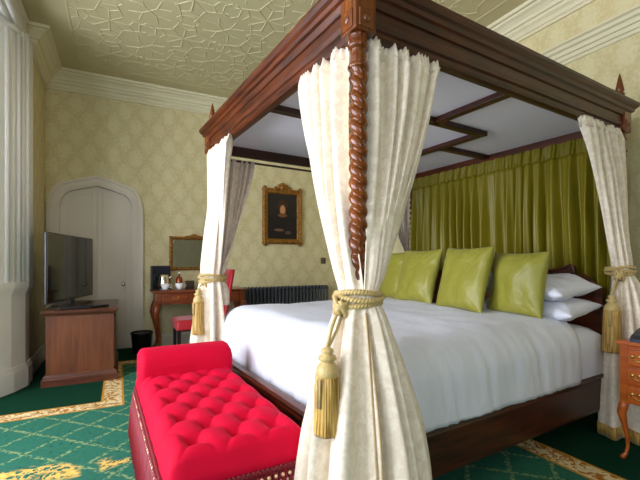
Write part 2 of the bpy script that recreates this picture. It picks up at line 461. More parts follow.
# raised stiles on the door
pn = MB()
mid = (DX0+DX1)/2; yd = YB+.07
for a, b in ((DX0, DX0+.09), (mid-.055, mid-.003), (mid+.003, mid+.055), (DX1-.09, DX1)):
    top = 1.82 if (a < DX0+.01 or b > DX1-.01) else 2.08
    pn.box(a, b, yd-.014, yd, .02, top, .003)
for s_ in (-1, 1):
    xa, xb = (DX0+.08, mid-.05) if s_ < 0 else (mid+.05, DX1-.08)
    pn.box(xa, xb, yd-.012, yd, .02, .24, .003); pn.box(xa, xb, yd-.012, yd, .64, .76, .003)
    xs, xe = (DX0+.0, mid-.003) if s_ < 0 else (mid+.003, DX1-.0)
    ra = [(xx, zz) for xx, zz in A if xs <= xx <= xe]
    lo = [(xx, min(1.97+(zz-2.02)*.45, zz-.01)-(0 if abs(xx-mid) < .3 else .06)) for xx, zz in ra]
    pn.prism(ra+lo[::-1], yd-.012, yd)
pn.build('panelling', M['door'], door)
kn = MB().lathe([(.006, 0), (.008, -.03), (.02, -.04), (.026, -.055), (.02, -.07), (.004, -.074)], (mid+.30, yd-.012, .86), 14, axis='y')
kn.build('door_knob', M['chrome'], door)

# ------------------------------------------------------------------ the bed
FX, FY, BR = .837, 1.313, math.radians(4.5)
EB = Vector((cos(BR), sin(BR), 0)); EW = Vector((-sin(BR), cos(BR), 0))
def bed(l, w, z=0): return Vector((FX, FY, 0))+EB*l+EW*w+Vector((0, 0, z))
L, W = 2.25, 1.97
RS = .034
bedo = thing('four_poster_bed', 'dark mahogany four-poster bed with twisted posts and moulded canopy', 'bed', (FX, FY, 0), BR)
ZB, ZT = 2.04, 2.24
PITCH = .058
def post_mesh():
    m = MB()
    m.lathe([(.03, 0), (.05, .01), (.055, .05), (.04, .1), (.03, .13)], seg=20)
    m.box(-.05, .05, -.05, .05, .13, .52, .006)
    m.lathe([(.045, .52), (.05, .54), (.036, .56), (.03, .58), (.046, .62), (.048, .66), (.034, .7), (.03, .74), (.042, .75), (.04, .77)], seg=20)
    rows = []
    z = .77
    while z < 1.905:
        row = []
        for k in range(24):
            a = 2*PI*k/24
            ph = 2*(a+2*PI*z/PITCH/2)
            rr = .0225+.0155*abs(cos(ph/2))**.8
            row.append((rr*cos(a), rr*sin(a), z))
        rows.append(row); z += .004
    m.grid(rows, True, wrapv=True)
    def flute(r, z, a): return r*(1-.09*abs(sin(a*5))) if 1.92 < z < 1.985 else r
    m.lathe([(.03, 1.9), (.042, 1.905), (.042, 1.915), (.034, 1.922), (.036, 1.93), (.034, 1.955), (.028, 1.975), (.03, 1.98), (.04, 1.985), (.042, 1.995), (.034, 2.005), (.036, 2.03), (.04, 2.045)], seg=30, fn=flute)
    m.box(-.05, .05, -.05, .05, ZB-.005, ZT-.02, .005)
    m.box(-.034, .034, -.056, .056, ZB+.005, ZB+.075, .004); m.box(-.056, .056, -.034, .034, ZB+.005, ZB+.075, .004)
    for sx in (-1, 1):
        m.sphere((sx*.056, 0, ZB+.04), .018, 8, 6, (.4, 1, 1)); m.sphere((0, sx*.056, ZB+.04), .018, 8, 6, (1, .4, 1))
    return m
pm = post_mesh()
capm = MB().box(-.05, .05, -.05, .05, 2.2, 2.252, .006).box(-.04, .04, -.04, .04, 2.25, 2.262, .003)
finm = MB().lathe([(.03, 2.258), (.034, 2.27), (.022, 2.28), (.02, 2.29), (.03, 2.3), (.03, 2.308), (.02, 2.314), (.027, 2.33), (.02, 2.37), (.01, 2.42), (.002, 2.45)], seg=16)
first = True
for (l, w) in ((0, 0), (0, W), (L, 0), (L, W)):
    if first:
        po = pm.build('post', M['mahog_z'], bedo); ca = capm.build('post_cap', M['mahog'], po); fi = finm.build('finial', M['mahog_z'], po); first = False
        po.location = (l, w, 0); src = po
    else:
        q = copy_tree(src, bedo); q.location = (l, w, 0)
# canopy beams: one moulded profile mitred round the four sides
bp = [(-.035, 2.06), (-.035, ZB), (-.01, ZB-.004), (.012, ZB), (.02, ZB+.012), (.02, ZB+.03), (.032, ZB+.034), (.036, ZB+.055), (.03, ZB+.06), (.03, ZB+.1),
      (.04, ZB+.104), (.046, ZB+.122), (.05, ZB+.13), (.062, ZB+.137), (.066, ZB+.155), (.078, ZB+.165), (.086, ZB+.18), (.086, ZB+.197), (.078, ZB+.203), (-.035, ZB+.203)]
cn = [(0, 0), (L, 0), (L, W), (0, W)]
def beam(i, name, mat):
    a, b = Vector(cn[i]), Vector(cn[(i+1) % 4]); d = (b-a).normalized(); n = Vector((d.y, -d.x))
    rows = []
    for P_, sg in ((a, -1), (b, 1)):
        rows.append([(P_.x+n.x*o+d.x*sg*o, P_.y+n.y*o+d.y*sg*o, z) for o, z in bp])
    m = MB().grid(rows, False); k = len(bp)
    rows[0].append(rows[0][0]); rows[1].append(rows[1][0]); m.grid([rows[0][-2:], rows[1][-2:]], False)
    return m.build(name, mat, bedo)
beam(0, 'side_cornice', M['mahog']); beam(2, 'side_cornice', M['mahog']); beam(1, 'head_cornice', M['mahog_y_lit']); beam(3, 'foot_cornice', M['mahog_y_lit'])
MB().box(.0, L, .0, W, 2.115, 2.125).build('canopy_lining', M['lining'], bedo, 'pale lavender white cloth lining')
def lath(l0, w0, l1, w1, wd=.06):
    m = MB(); h = wd/2
    if abs(l1-l0) > abs(w1-w0): m.box(l0, l1, w0-h, w0+h, 2.08, 2.115, .004)
    else: m.box(l0-h, l0+h, w0, w1, 2.08, 2.115, .004)
    m.build('canopy_lath', M['mahog'], bedo)
CL, CW = 1.12, .985; sl0, sl1, sw0, sw1 = .64, 1.61, .625, 1.345
lath(CL, .03, CL, sw0); lath(CL, sw1, CL, W-.03); lath(.03, CW, sl0, CW); lath(sl1, CW+.04, L-.03, CW+.04)
lath(sl0-.03, sw0, sl1+.03, sw0); lath(sl0-.03, sw1, sl1+.03, sw1); lath(sl0, sw0+.03, sl0, sw1-.03); lath(sl1, sw0+.03, sl1, sw1-.03)
# rails
side = [(-.03, .2), (-.035, .22), (-.035, .4), (-.03, .415), (-.045, .425), (-.05, .44), (-.04, .455), (-.01, .46), (.0, .455), (.0, .2)]
for (w0, sg) in ((.062, 1), (W-.062, -1)):
    m = MB(); rows = [[(ll, w0+sg*o, z-.045) for o, z in side] for ll in (.05, L-.05)]
    m.grid(rows, False, wrapv=True); k = len(side); m.build('side_rail', M['mahog'], bedo)
m = MB(); rows = [[(o-.005, ww, z) for o, z in side] for ww in (.05, W-.05)]
m.grid(rows, False, wrapv=True); m.build('foot_rail', M['mahog_y_lit'], bedo)
# headboard with broken scrolled crest
hb = [(.05, .3), (.05, .97), (.115, 1.02), (.165, 1.06), (.185, 1.055), (.19, 1.03), (.205, 1.0), (.225, 1.02), (.228, 1.1), (.235, 1.125), (.252, 1.13), (.30, 1.105), (.38, 1.09), (.50, 1.065), (.70, 1.07), (.985, 1.13)]
hb = hb+[(W-a, b) for a, b in hb[-2::-1]]
m = MB(); m.prism(hb, L-.14, L-.1, 'yz')
m.tube([(L-.145, a, b) for a, b in hb[1:-1]], .009, 8)
m.build('headboard', M['mahog_y_lit'], bedo)
MB().box(.02, L-.1, .05, W-.05, .24, .3).build('bed_base', M['darkleg'], bedo)
# curtain rods under the canopy
for ww in (W-.05,):
    MB().tube([(.03, ww, 1.99), (L-.03, ww, 1.99)], .009, 8).build('curtain_rod', M['mahog'], bedo)

# mattress and bedding
def puff(x0, x1, y0, y1, z0, z1, name, mat, r=.08, n=28, par=None):
    m = MB(); P_ = []
    for i in range(n+1):
        row = []
        for j in range(n+1):
            u_, v_ = i/n*2-1, j/n*2-1
            row.append((u_, v_))
        P_.append(row)
    top = [[(x0+(x1-x0)*(u_+1)/2, y0+(y1-y0)*(v_+1)/2, z1-r*(abs(u_)**14*.6+abs(v_)**14*.6)) for u_, v_ in row] for row in P_]
    m.grid(top)
    per = [top[i][0] for i in range(n+1)]+[top[n][j] for j in range(1, n+1)]+[top[i][n] for i in range(n-1, -1, -1)]+[top[0][j] for j in range(n-1, 0, -1)]
    m.grid([per, [(x, y, z0) for x, y, z in per]], True, wrapv=True)
    return m
MT = puff(.1, L-.16, .02, W-.02, .38, .735, 'm', None).build('mattress', M['cotton'], loc=(FX, FY, 0), rot=(0, 0, BR))
tag(MT, 'white mattress under the duvet, its sheet showing below the pillows', 'mattress')
# duvet: rounded slab whose skirts hang in soft creases
def duvet():
    m = MB(); rows = []
    xs = []; n1, n2 = 90, 110
    l0, l1, w0, w1 = .02, 1.72, -.028, W+.028
    R_ = .19; top = .78; low = .40
    def cross(a0, a1, s_, drop0, drop1):
        """maps s in 0..1 over skirt, round shoulder, top, shoulder, skirt -> (pos, height)"""
        a = drop0; q = R_*PI/2; mid_ = (a1-a0)-2*R_; tot = drop0+q+mid_+q+drop1; d_ = s_*tot
        if d_ < a: return a0, top-R_-(a-d_), 1
        d_ -= a
        if d_ < q: t_ = d_/R_; return a0+R_*(1-cos(t_)), top-R_+R_*sin(t_), 1-t_/(PI/2)
        d_ -= q
        if d_ < mid_: return a0+R_+d_, top, 0
        d_ -= mid_
        if d_ < q: t_ = d_/R_; return a1-R_+R_*sin(t_), top-R_+R_*cos(t_), t_/(PI/2)
        d_ -= q
        return a1, top-R_-d_, 1
    dr = top-R_-low
    for i in range(n1+1):
        row = []
        # along the bed: foot skirt only, open toward the pillows
        tot = dr+R_*PI/2+(l1-l0-R_); d_ = i/n1*tot
        if d_ < dr: l, hz, kl = l0, -R_-(dr-d_), 1
        elif d_ < dr+R_*PI/2: t_ = (d_-dr)/R_; l, hz, kl = l0+R_*(1-cos(t_)), -R_+R_*sin(t_), 1-t_/(PI/2)
        else: l, hz, kl = l0+R_+d_-dr-R_*PI/2, 0, 0
        for j in range(n2+1):
            w, h_, kw = cross(w0, w1, j/n2, dr, dr)
            z = min(top+hz, h_) if (kl <= 0 or kw <= 0) else max(low, top-math.sqrt((top-h_)**2*1+hz*hz))
            und = .014*noise.noise((l*2.2, w*2.2, 0))+.008*noise.noise((l*6, w*5, 3))
            ww = w; ll = l
            if kw > 0:
                cr = (.012*noise.noise((l*9, z*1.3, 5))+.014*noise.noise((l*24+z*5, z*2.2, 8))+.005*noise.noise((l*50+z*9, z*3, 4)))*min(1, kw)
                ww = w+(cr+.02*kw*(1 if h_ < top-R_ else .6))*(1 if w > 1 else 1)*(-1 if w > 1 else 1)*-1*-1 if w > 1 else w-cr+.02*kw
            if kl > 0:
                cr = .008*sin(w*30+3*noise.noise((w*5, z*2, 9)))*kl+.018*noise.noise((w*6, z*1.6, 7))*kl
                ll = l+.02*kl+cr
            # round the two foot corners in plan
            cr_ = .10
            dl_ = (l0+cr_)-ll
            if dl_ > 0 and z < top+.1:
                for (we, sg) in ((w0, 1), (w1, -1)):
                    dw_ = (cr_)-(ww-we)*sg
                    if dw_ > 0:
                        q_ = math.hypot(dl_, dw_)
                        if q_ > cr_: ll = l0+cr_-dl_/q_*cr_; ww = we+sg*(cr_-dw_/q_*cr_)
            crown = .03*(1-kl)*(1-kw)*sin(PI*min(max((w-w0)/(w1-w0), 0), 1))**.5
            endt = max(0, (l-1.62)/.1); z2 = z+und*(1 if z > low+.02 else 0)+crown-(.03*endt*endt if kw <= 0 else 0)
            row.append((ll, ww, z2))
        rows.append(row)
    m.grid(rows)
    return m
dv = duvet().build('duvet', M['cotton'], loc=(FX, FY, 0), rot=(0, 0, BR))
sd = dv.modifiers.new('t', 'SOLIDIFY'); sd.thickness = .02; sd.offset = -1
tag(dv, 'white duvet spread smoothly over the four-poster bed', 'duvet')

# pillows and cushions
def pillow(a, b, T, sag=.0, n=26, seed=0, pinch=.07):
    m = MB()
    for sg in (1, -1):
        rows = []
        for i in range(n+1):
            row = []
            for j in range(n+1):
                u_, v_ = -1+2*i/n, -1+2*j/n
                u_, v_ = sin(u_*PI/2)*.5+u_*.5, sin(v_*PI/2)*.5+v_*.5
                x = a*u_*(1-pinch*(1-v_*v_)); y = b*v_*(1-pinch*(1-u_*u_))
                e = max(0, (1-abs(u_)**2.6))*max(0, (1-abs(v_)**2.6))
                th = T*e**.5
                wr = .016*noise.noise((x*11+seed, y*5, sg*2))+.02*noise.noise((x*4+seed, y*4, seed+sg))
                # creases running out of the corners
                cr = .012*sin(20*(abs(u_)-abs(v_))+seed)*(abs(u_*v_))*e**.3
                row.append((x, y, sg*(th+(wr+cr)*min(1, e*3))))
            rows.append(row)
        m.grid(rows)
    return m
cg = 'olive satin cushions along the head of the bed'
specs = [(1.60, .345, .22, 80, -8, 1, 'olive satin cushion nearest the white pillows, rightmost of the row'),
         (1.50, .70, .245, 76, -10, 2, 'olive satin cushion in the middle, overlapping the cushion beside the white pillows'),
         (1.60, 1.26, .245, 74, -5, 3, 'olive satin cushion with a broad creased face, leftmost of the three fully seen'),
         (1.70, 1.70, .24, 74, -5, 4, 'olive satin cushion mostly hidden behind another cushion at the front bedpost curtain')]
for (l, w, s_, tilt, tw, sd_, lab) in specs:
    p_ = bed(l, w, .80+s_*.93)
    o = pillow(s_, s_, .075, seed=sd_*3.1).build('satin_cushion', M['cushion'], loc=p_)
    o.rotation_euler = (math.radians(tilt), 0, BR-PI/2+math.radians(tw))
    tag(o, lab, 'cushion', cg)
pg = 'white pillows stacked at the near side of the bed'
for (l, w, z, tw, tl, sd_, lab) in ((1.84, .375, .835, 3, 0, 5, 'plump white pillow lying on the sheet, lower of the stacked pair'),
                                    (1.85, .395, .985, -3, 4, 8, 'plump white pillow lying on another pillow, upper of the stacked pair')):
    o = pillow(.24, .36, .085, seed=sd_).build('pillow', M['cotton'], loc=bed(l, w, z))
    o.rotation_euler = (math.radians(tl), math.radians(-5), BR+math.radians(tw)); tag(o, lab, 'pillow', pg)

# ------------------------------------------------------------------ drapes
def drape(label, P0, d, s0, s1, zt, f0, f1, rt=.08, rb=(.2, .2), zb=.02, nf=7, seed=0, off=0.0, amp=.034, ztop=2.035, hem=False, squash=1.0, group='cream damask bed curtains', ease=1.3, inner=0):
    root = thing('bed_curtain', label, 'curtain', bed(P0[0], P0[1], 0), BR, group)
    d = Vector(d).normalized(); nrm = Vector((-d.y, d.x)); f0, f1 = math.radians(f0), math.radians(f1)
    NS, NZ = nf*12, 90
    def pt(s_, z, extra=0.0):
        warp = s_+.05*sin(2*PI*s_*1.7+seed)+.02*sin(2*PI*s_*3.9+seed*2)
        top = d*(s0+(s1-s0)*s_)+nrm*off
        phi = f0+(f1-f0)*s_; dirv = Vector((cos(phi), sin(phi)))
        if z >= zt:
            t_ = (ztop-z)/(ztop-zt); k_ = max(0, t_)**(ease+inner*(1-s_)**2); r_ = rt
            k_ = min(k_, 1)
            arc = dirv*r_
            base = top*(1-k_)+arc*k_
            nn = (nrm*(1-k_)*(1 if (nrm.dot(dirv) > 0 or True) else 1)+dirv*k_)
            am = amp*(1-k_)+.010*k_
            if t_ < .04: am *= .5+t_*12
        else:
            t_ = min(1, (zt-z)/(zt-zb)); k_ = 1
            r_ = rt+(rb[0]*(1-s_)+rb[1]*s_-rt)*(1-(1-t_)**1.7)
            base = dirv*r_; nn = dirv
            am = .010+(.044-.010)*min(1, t_*2.0)
        ph = 2*PI*nf*warp+seed+.5*noise.noise((s_*3+seed, z*1.2, 0))
        f_ = sin(ph); f_ = math.copysign(abs(f_)**.75, f_)
        pin = 1-.8*math.exp(-((z-zt)/.05)**2)
        w_ = am*f_*pin+.012*noise.noise((s_*9+seed, z*2.5, seed))*(1 if z < ztop-.05 else .2)*pin
        q = base+nn*(w_+extra)
        return (q.x, q.y, z)
    zs = [zb+(ztop-zb)*i/NZ for i in range(NZ+1)]
    m = MB()
    m.grid([[pt(j/NS, z) for j in range(NS+1)] for z in zs])
    o = m.build('cloth', M['drape'], root); md = o.modifiers.new('t', 'SOLIDIFY'); md.thickness = .004; md.offset = 0
    # gathered heading
    m = MB(); NH = nf*30
    m.grid([[tuple(Vector(pt(j/NH, ztop-.045+.03*i))+Vector((nrm.x, nrm.y, 0))*.005*sin(j*.9+seed)*(1+.4*i)) for j in range(NH+1)] for i in range(3)])
    o = m.build('heading', M['drape'], root); md = o.modifiers.new('t', 'SOLIDIFY'); md.thickness = .004; md.offset = 0
    # braid down the leading edge
    m = MB(); m.tube([pt(0, z) for z in zs[::2] if z < zt-.02], .0035, 6); m.tube([pt(0, z) for z in zs[::2] if z > zt+(.34 if inner else .03)], .0035, 6)
    m.build('edge_braid', M['braid'], root, 'gold braided edging')
    if hem:
        m = MB(); rows = []
        for z, e in ((zb-.015, .012), (zb+.03, .014), (zb+.065, .012)): rows.append([pt(j/NS, max(z, .006), e) for j in range(NS+1)])
        m.grid(rows); o = m.build('hem_fringe', M['fringe'], root, 'gold fringed hem')
        md = o.modifiers.new('t', 'SOLIDIFY'); md.thickness = .006
    return root
drape('cream curtain left of the nearest twisted post, hung from the foot rail of the canopy', (0, 0), (0, 1), .05, .475, 1.02, 254, 98, inner=1.7, rt=.072, rb=(.24, .22), nf=5, seed=1, off=.0)
drape('cream curtain right of the nearest twisted post, hung from the shadowed side of the canopy', (0, 0), (1, 0), .05, .47, 1.02, 250, 355, inner=1.7, rt=.072, rb=(.23, .29), nf=5, seed=2.4, off=-.0)
drape('cream curtain at the far foot post beside the writing desk', (0, W), (0, -1), .02, .53, 1.03, 105, 300, rt=.088, rb=(.14, .17), nf=5, seed=3.3, off=-.022, ease=.8, zb=.03)
drape('narrow shaded curtain on the far side of the canopy behind the far foot curtain', (0, W), (1, 0), .06, .34, 1.03, 60, -62, rt=.085, rb=(.09, .09), nf=5, seed=5.1, off=-.05, ztop=1.985, zb=.8)
drape('cream curtain at the near head post above the bedside table', (L, 0), (-1, 0), .08, .57, 1.08, 330, 160, rt=.068, rb=(.27, .2), nf=5, seed=6.2, off=.018, ease=.8, hem=True)
drape('cream curtain at the far head post, seen between the nearest curtain and the olive hanging', (L, W), (-1, 0), .05, .5, 1.05, 90, 230, rt=.07, rb=(.12, .12), nf=5, seed=7.7, off=0, zb=.8)

# olive satin hanging behind the headboard
def head_hanging():
    root = thing('head_curtain', 'olive green satin curtain gathered behind the headboard', 'curtain', (FX, FY, 0), BR)
    NS = 420; nf = 19
    def pt(s_, z, e=0):
        w = .04+(W-.08)*s_
        t_ = (2.03-z)/1.6
        ph = 2*PI*nf*(s_+.012*sin(2*PI*s_*3.1)+.006*sin(17*s_))+.9*noise.noise((s_*7, z*.8, 2))
        f_ = sin(ph)+.35*sin(ph*2.1+1+2*t_)
        am = .018+.038*min(1, t_*3)
        l_ = L-.05+am*f_*.75+.014*noise.noise((s_*22, z*1.5, 8))
        return (l_+e, w+.006*sin(ph+1.2)*t_, z)
    m = MB(); m.grid([[pt(j/NS, .35+1.61*i/44) for j in range(NS+1)] for i in range(45)])
    o = m.build('cloth', M['olive'], root); md = o.modifiers.new('t', 'SOLIDIFY'); md.thickness = .003
    m = MB(); m.grid([[tuple(Vector(pt(j/800, 1.95+.035*i))+Vector((-.006+.006*sin(j*.75+i), 0, 0))) for j in range(801)] for i in range(4)])
    o = m.build('heading', M['olive'], root, 'tightly ruched heading')
head_hanging()

# ------------------------------------------------------------------ tiebacks and tassels
def tieback(label, P0, z0, r, tp, th, knot, tt=.845, length=.32, tr=.043):
    """P0 post in bed frame; tp tassel offset from post; knot offset"""
    root = thing('curtain_tieback', label, 'tieback', bed(P0[0], P0[1], 0), BR, 'gold tasselled curtain tiebacks')
    m = MB(); n = 40
    for k, (dz, dr_) in enumerate(((.022, 0), (0, .006), (-.022, 0))):
        pts = [((r+dr_)*cos(2*PI*i/n), (r+dr_)*sin(2*PI*i/n), z0+dz+.006*sin(2*PI*i/n*2+k*2)) for i in range(n+1)]
        # twisted cord: two intertwined strands
        for st in (0, PI):
            q = []
            for i, p in enumerate([(pts[j//4][0]*(1-(j % 4)/4)+pts[min(j//4+1, n)][0]*(j % 4)/4, pts[j//4][1]*(1-(j % 4)/4)+pts[min(j//4+1, n)][1]*(j % 4)/4, pts[j//4][2]) for j in range(4*n)]):
                a = i*.9+st; rr = math.hypot(p[0], p[1]); ux, uy = p[0]/rr, p[1]/rr
                q.append((p[0]+ux*.005*cos(a), p[1]+uy*.005*cos(a), p[2]+.005*sin(a)))
            m.tube(q, .0075, 6)
    m.build('rope', M['rope'], root)
    m = MB(); kx, ky = knot
    for i in range(5):
        a0 = i*1.3
        pts = [(kx+.024*cos(a0+t_)*(1), ky+.024*sin(a0+t_), z0-.005-.05*t_/6+.018*sin(t_*2+i)) for t_ in [q*.45 for q in range(15)]]
        m.tube(pts, .009, 6)
    m.build('knot', M['rope'], root)
    x, y = tp; m = MB()
    m.tube([(kx+.008, ky, z0-.05), (x*.5+kx*.5+.012, y*.5+ky*.5, (z0-.05+tt)/2), (x+.003, y, tt)], .006, 6)
    m.tube([(kx-.008, ky, z0-.03), (x*.5+kx*.5-.012, y*.5+ky*.5, (z0-.05+tt)/2+.01), (x-.003, y, tt)], .006, 6)
    m.build('hanging_cord', M['rope'], root)
    m = MB().lathe([(.006, tt+.005), (.02, tt-.002), (.024, tt-.012), (.016, tt-.02), (.03, tt-.026), (.034, tt-.038), (.022, tt-.046), (.026, tt-.052), (.036, tt-.062), (tr-.003, tt-.08), (tr, tt-.095), (tr-.004, tt-.1)], (x, y, 0), 24)
    m.build('tassel_head', M['rope'], root)
    def rib_(r_, z, a): return r_*(1+.10*abs(sin(a*16+.3*sin(z*30)))+.03*sin(a*7+z*20))
    b = tt-length
    m = MB().lathe([(tr-.004, tt-.095), (tr-.002, tt-.13), (tr, b+.06), (tr+.003, b+.01), (tr+.002, b), (.01, b+.002)], (x, y, 0), 96, fn=rib_)
    m.build('fringe', M['fringe'], root)
    # small pendant on the fringe
    m = MB()
    fx, fy = -x, -y; ln = math.hypot(*tp); ux, uy = x/ln, y/ln
    for sgn in (-1, 1):
        m.tube([(x+ux*(tr+.006)+uy*.006*sgn, y+uy*(tr+.006)-ux*.006*sgn, tt-.1), (x+ux*(tr+.006)+uy*.005*sgn, y+uy*(tr+.006)-ux*.005*sgn, tt-.2)], .004, 5)
    m.build('pendant', M['rope'], root)
tieback('gold rope tieback and large tassel on the nearest bedpost', (0, 0), 1.01, .086, (-.185, -.065), 0, (-.095, -.02), length=.30)
tieback('gold rope tieback and tassel at the far foot post, above the red bench', (0, W), 1.02, .10, (-.125, -.05), 0, (-.075, -.04), tt=.93, length=.35)
tieback('gold rope tieback and tassel at the head post beside the white pillows', (L, 0), 1.09, .078, (-.19, -.03), 0, (-.085, -.03), tt=.93, length=.37, tr=.048)

# ------------------------------------------------------------------ red tufted bench
bn = thing('tufted_bench', 'crimson velvet buttoned bench with a raised bolster end at the foot of the bed', 'bench', bed(-.42, .12, 0), BR-math.radians(2.5))
BW, BL = .262, 1.28
def tuft(x, y):
    sx, sy = .157, .24                        # button spacing across, two rows apart
    u_ = x/sx+(y-.115)/sy; v_ = x/sx-(y-.115)/sy
    a = abs(sin(PI*u_)); b = abs(sin(PI*v_))
    return (a*b)**.5
def bd(x, y):
    best = 9
    for r_ in range(0, 11):
        yy = .115+.12*r_
        if abs(yy-y) > .13 or yy > BL-.26: continue
        for k in range(-2, 3):
            xx = .157*k+(0 if r_ % 2 == 0 else .157/2)
            if abs(xx) <= BW-.05: best = min(best, math.hypot(x-xx, (y-yy)))
    return best
m = MB(); NX, NY = 72, 168; rows = []
for i in range(NY+1):
    row = []
    for j in range(NX+1):
        x = -BW+2*BW*j/NX; y = BL*i/NY
        ex = max(0, (abs(x)-(BW-.06))/.06); ey = max(0, (.06-y)/.06)
        inner = 1-min(1, ex)**2; iny = 1-min(1, ey)**2
        z = .500-.011*(1-tuft(x, y)**.5)-.036*math.exp(-(bd(x, y)/.032)**2)+.007*tuft(x, y)
        z = .498*(1-inner*iny)+z*inner*iny
        z -= .055*(1-math.sqrt(max(0, 1-min(1, ex)**2)))+.055*(1-math.sqrt(max(0, 1-min(1, ey)**2)))
        row.append((x, y, z))
    rows.append(row)
m.grid(rows)
def skirt(pts, n, z1, nx, ny):
    r2 = []
    for k in range(7):
        f = k/6; o = .012*sin(PI*f)
        r2.append([(p[0]+nx*o*(1-.25*abs(sin(PI*((p[0] if nx == 0 else p[1]))/.157))), p[1]+ny*o, p[2]*(1-f)+z1*f) for p in pts])
    m.grid(r2)
skirt(rows[0], 0, .365, 0, -1); skirt([r[0] for r in rows], 0, .365, -1, 0); skirt([r[-1] for r in rows], 0, .365, 1, 0)
skirt(rows[-1], 0, .365, 0, 1)
seat = m.build('seat', M['velvet'], bn)
# pleats on the near end
for x_ in (-.157, 0, .157):
    pass
n = 0
first = None
for r_ in range(0, 11):
    y = .115+.12*r_
    for k in range(-2, 3):
        x = .157*k+(0 if r_ % 2 == 0 else .157/2)
        if abs(x) > BW-.05 or y > BL-.26: continue
        if first is None:
            first = MB().sphere((0, 0, 0), .012, 10, 6, (1, 1, .5)).build('button', M['velvet'], seat, loc=(x, y, .462))
        else:
            c = first.copy(); COL.objects.link(c); c.parent = seat; c.location = (x, y, .462)
# bolster
m = MB(); rows = []
prof = [(1.04, .47), (1.035, .53), (1.045, .585), (1.075, .62), (1.13, .635), (1.2, .635), (1.25, .62), (1.275, .58), (1.285, .5), (1.28, .4)]
for i in range(41):
    x = -BW-.005+(2*BW+.01)*i/40; e = max(0, (abs(x)-(BW-.035))/.04); sh_ = math.sqrt(max(0, 1-min(1, e)**2))
    cy, cz = 1.16, .5
    rows.append([(x, cy+(y-cy)*(.8+.2*sh_), cz+(z-cz)*(.78+.22*sh_) if z > cz else z) for y, z in prof])
m.grid(rows)
m.add(rows[0], [list(range(len(prof)))]); m.add(rows[-1], [list(range(len(prof)))])
m.build('bolster', M['velvet'], bn)
MB().box(-BW+.02, BW-.02, .02, BL-.02, .3, .4, .005).build('frame', M['velvet'], bn)
for (x, y) in ((-BW+.05, .06), (BW-.05, .06), (-BW+.05, BL-.06), (BW-.05, BL-.06)):
    MB().lathe([(.024, .0), (.03, .02), (.02, .05), (.024, .2), (.032, .3)], (x, y, 0), 12).build('leg', M['darkleg'], bn)
# bead braid and bullion fringe round the base of the seat
per = []
def seg(a, b, n_):
    for i in range(n_): per.append((a[0]+(b[0]-a[0])*i/n_, a[1]+(b[1]-a[1])*i/n_))
e = .012
seg((BW+e, 0), (BW+e, BL), 130); per_r = list(per); per.clear()
seg((BW+e, -e), (-BW-e, -e), 60); seg((-BW-e, -e), (-BW-e, BL+e), 140); seg((-BW-e, BL+e), (BW+e, BL+e), 60); seg((BW+e, BL+e), (BW+e, -e), 140)
m = MB()
for i, (x, y) in enumerate(per): m.tube([(x, y, .385+.004*(i % 2)), (x*1.004, y, .36)], [.0075, .005], 5)
m.build('braid', M['redfringe'], bn, 'crimson woven braid')
m = MB()
for i, (x, y) in enumerate(per):
    if i % 3 == 0: m.sphere((x*1.03, y-.006 if y < 0 else y, .352), .0075, 7, 5)
    if i % 3 == 1: m.sphere((x*1.03, y-.006 if y < 0 else y, .330), .0055, 7, 5)
m.build('beads', M['beads'], bn, 'gold and cream beads')
m = MB()
for i, (x, y) in enumerate(per):
    for q in range(2):
        f = i+q*.5; dx = .012*sin(f*1.7); zl = .11+.02*sin(f*.9)
        m.tube([(x*1.02+dx*.2, y+dx*.2, .365), (x*1.05+dx, y+dx*.6, .25), (x*1.07+dx*1.2, y+dx, zl)], [.005, .007, .008], 4)
m.build('fringe', M['redfringe'], bn, 'long crimson bullion fringe')

# ------------------------------------------------------------------ television and its cabinet
cb = thing('television_cabinet', 'low brown wooden cabinet with moulded top, standing by the left wall under the television', 'cabinet', (-.61, 4.38, 0))
CWd, CD, CH = .58, 1.0, .70
MB().box(.01, CWd-.01, .01, CD-.01, .08, CH-.03, .004).build('body', M['oak'], cb)
m = MB().sweep([(0, 0), (CWd, 0), (CWd, CD), (0, CD)], [(-.02, CH-.055), (-.002, CH-.055), (.0, CH-.045), (.012, CH-.035), (.014, CH-.025), (.024, CH-.022), (.026, CH-.004), (.02, CH), (-.02, CH)], side=-1, closed=True)
m.box(0, CWd, 0, CD, CH-.02, CH-.001)
m.build('top', M['oaktrim'], cb)
m = MB().sweep([(0, 0), (CWd, 0), (CWd, CD), (0, CD)], [(-.02, 0), (.024, 0), (.024, .06), (.014, .07), (.012, .085), (.0, .1), (-.02, .1)], side=-1, closed=True)
m.build('plinth', M['oaktrim'], cb)
for k in range(2):
    d_ = MB().box(CWd-.012, CWd+.004, .03+k*.475, .495+k*.475, .12, CH-.08, .004).build('door', M['oak'], cb)
    MB().sphere((CWd+.014, .45+k*.09, .42), .014).build('knob', M['brass'], d_)
tv = thing('television', 'large black flat-screen television standing on the wooden cabinet', 'television', (0, 0, 0))
a_, b_ = Vector((-.592, 4.38, 0)), Vector((-.28, 5.50, 0)); dv_ = (b_-a_).normalized(); TVW = (b_-a_).length
tv.location = (a_+b_)/2+Vector((0, 0, CH)); tv.rotation_euler = (0, 0, math.atan2(dv_.y, dv_.x))
h0, h1 = .055, .73
MB().box(-TVW/2, TVW/2, .0, .022, h0, h1, .006).build('casing', M['black'], tv)
MB().box(-TVW/2+.012, TVW/2-.012, -.004, .004, h0+.02, h1-.012).build('screen', M['screen'], tv)
m = MB().box(-.05, .05, -.005, .03, .01, h0+.03, .004); m.build('neck', M['black'], tv)
MB().box(-.24, .24, -.1, .11, .0, .012, .004).build('stand', M['black'], tv)
bx_ = MB().box(-.13, .13, -.09, .09, 0, .03, .004).build('set_top_box', M['black'], loc=(-.38, 4.50, CH), rot=(0, 0, .15))
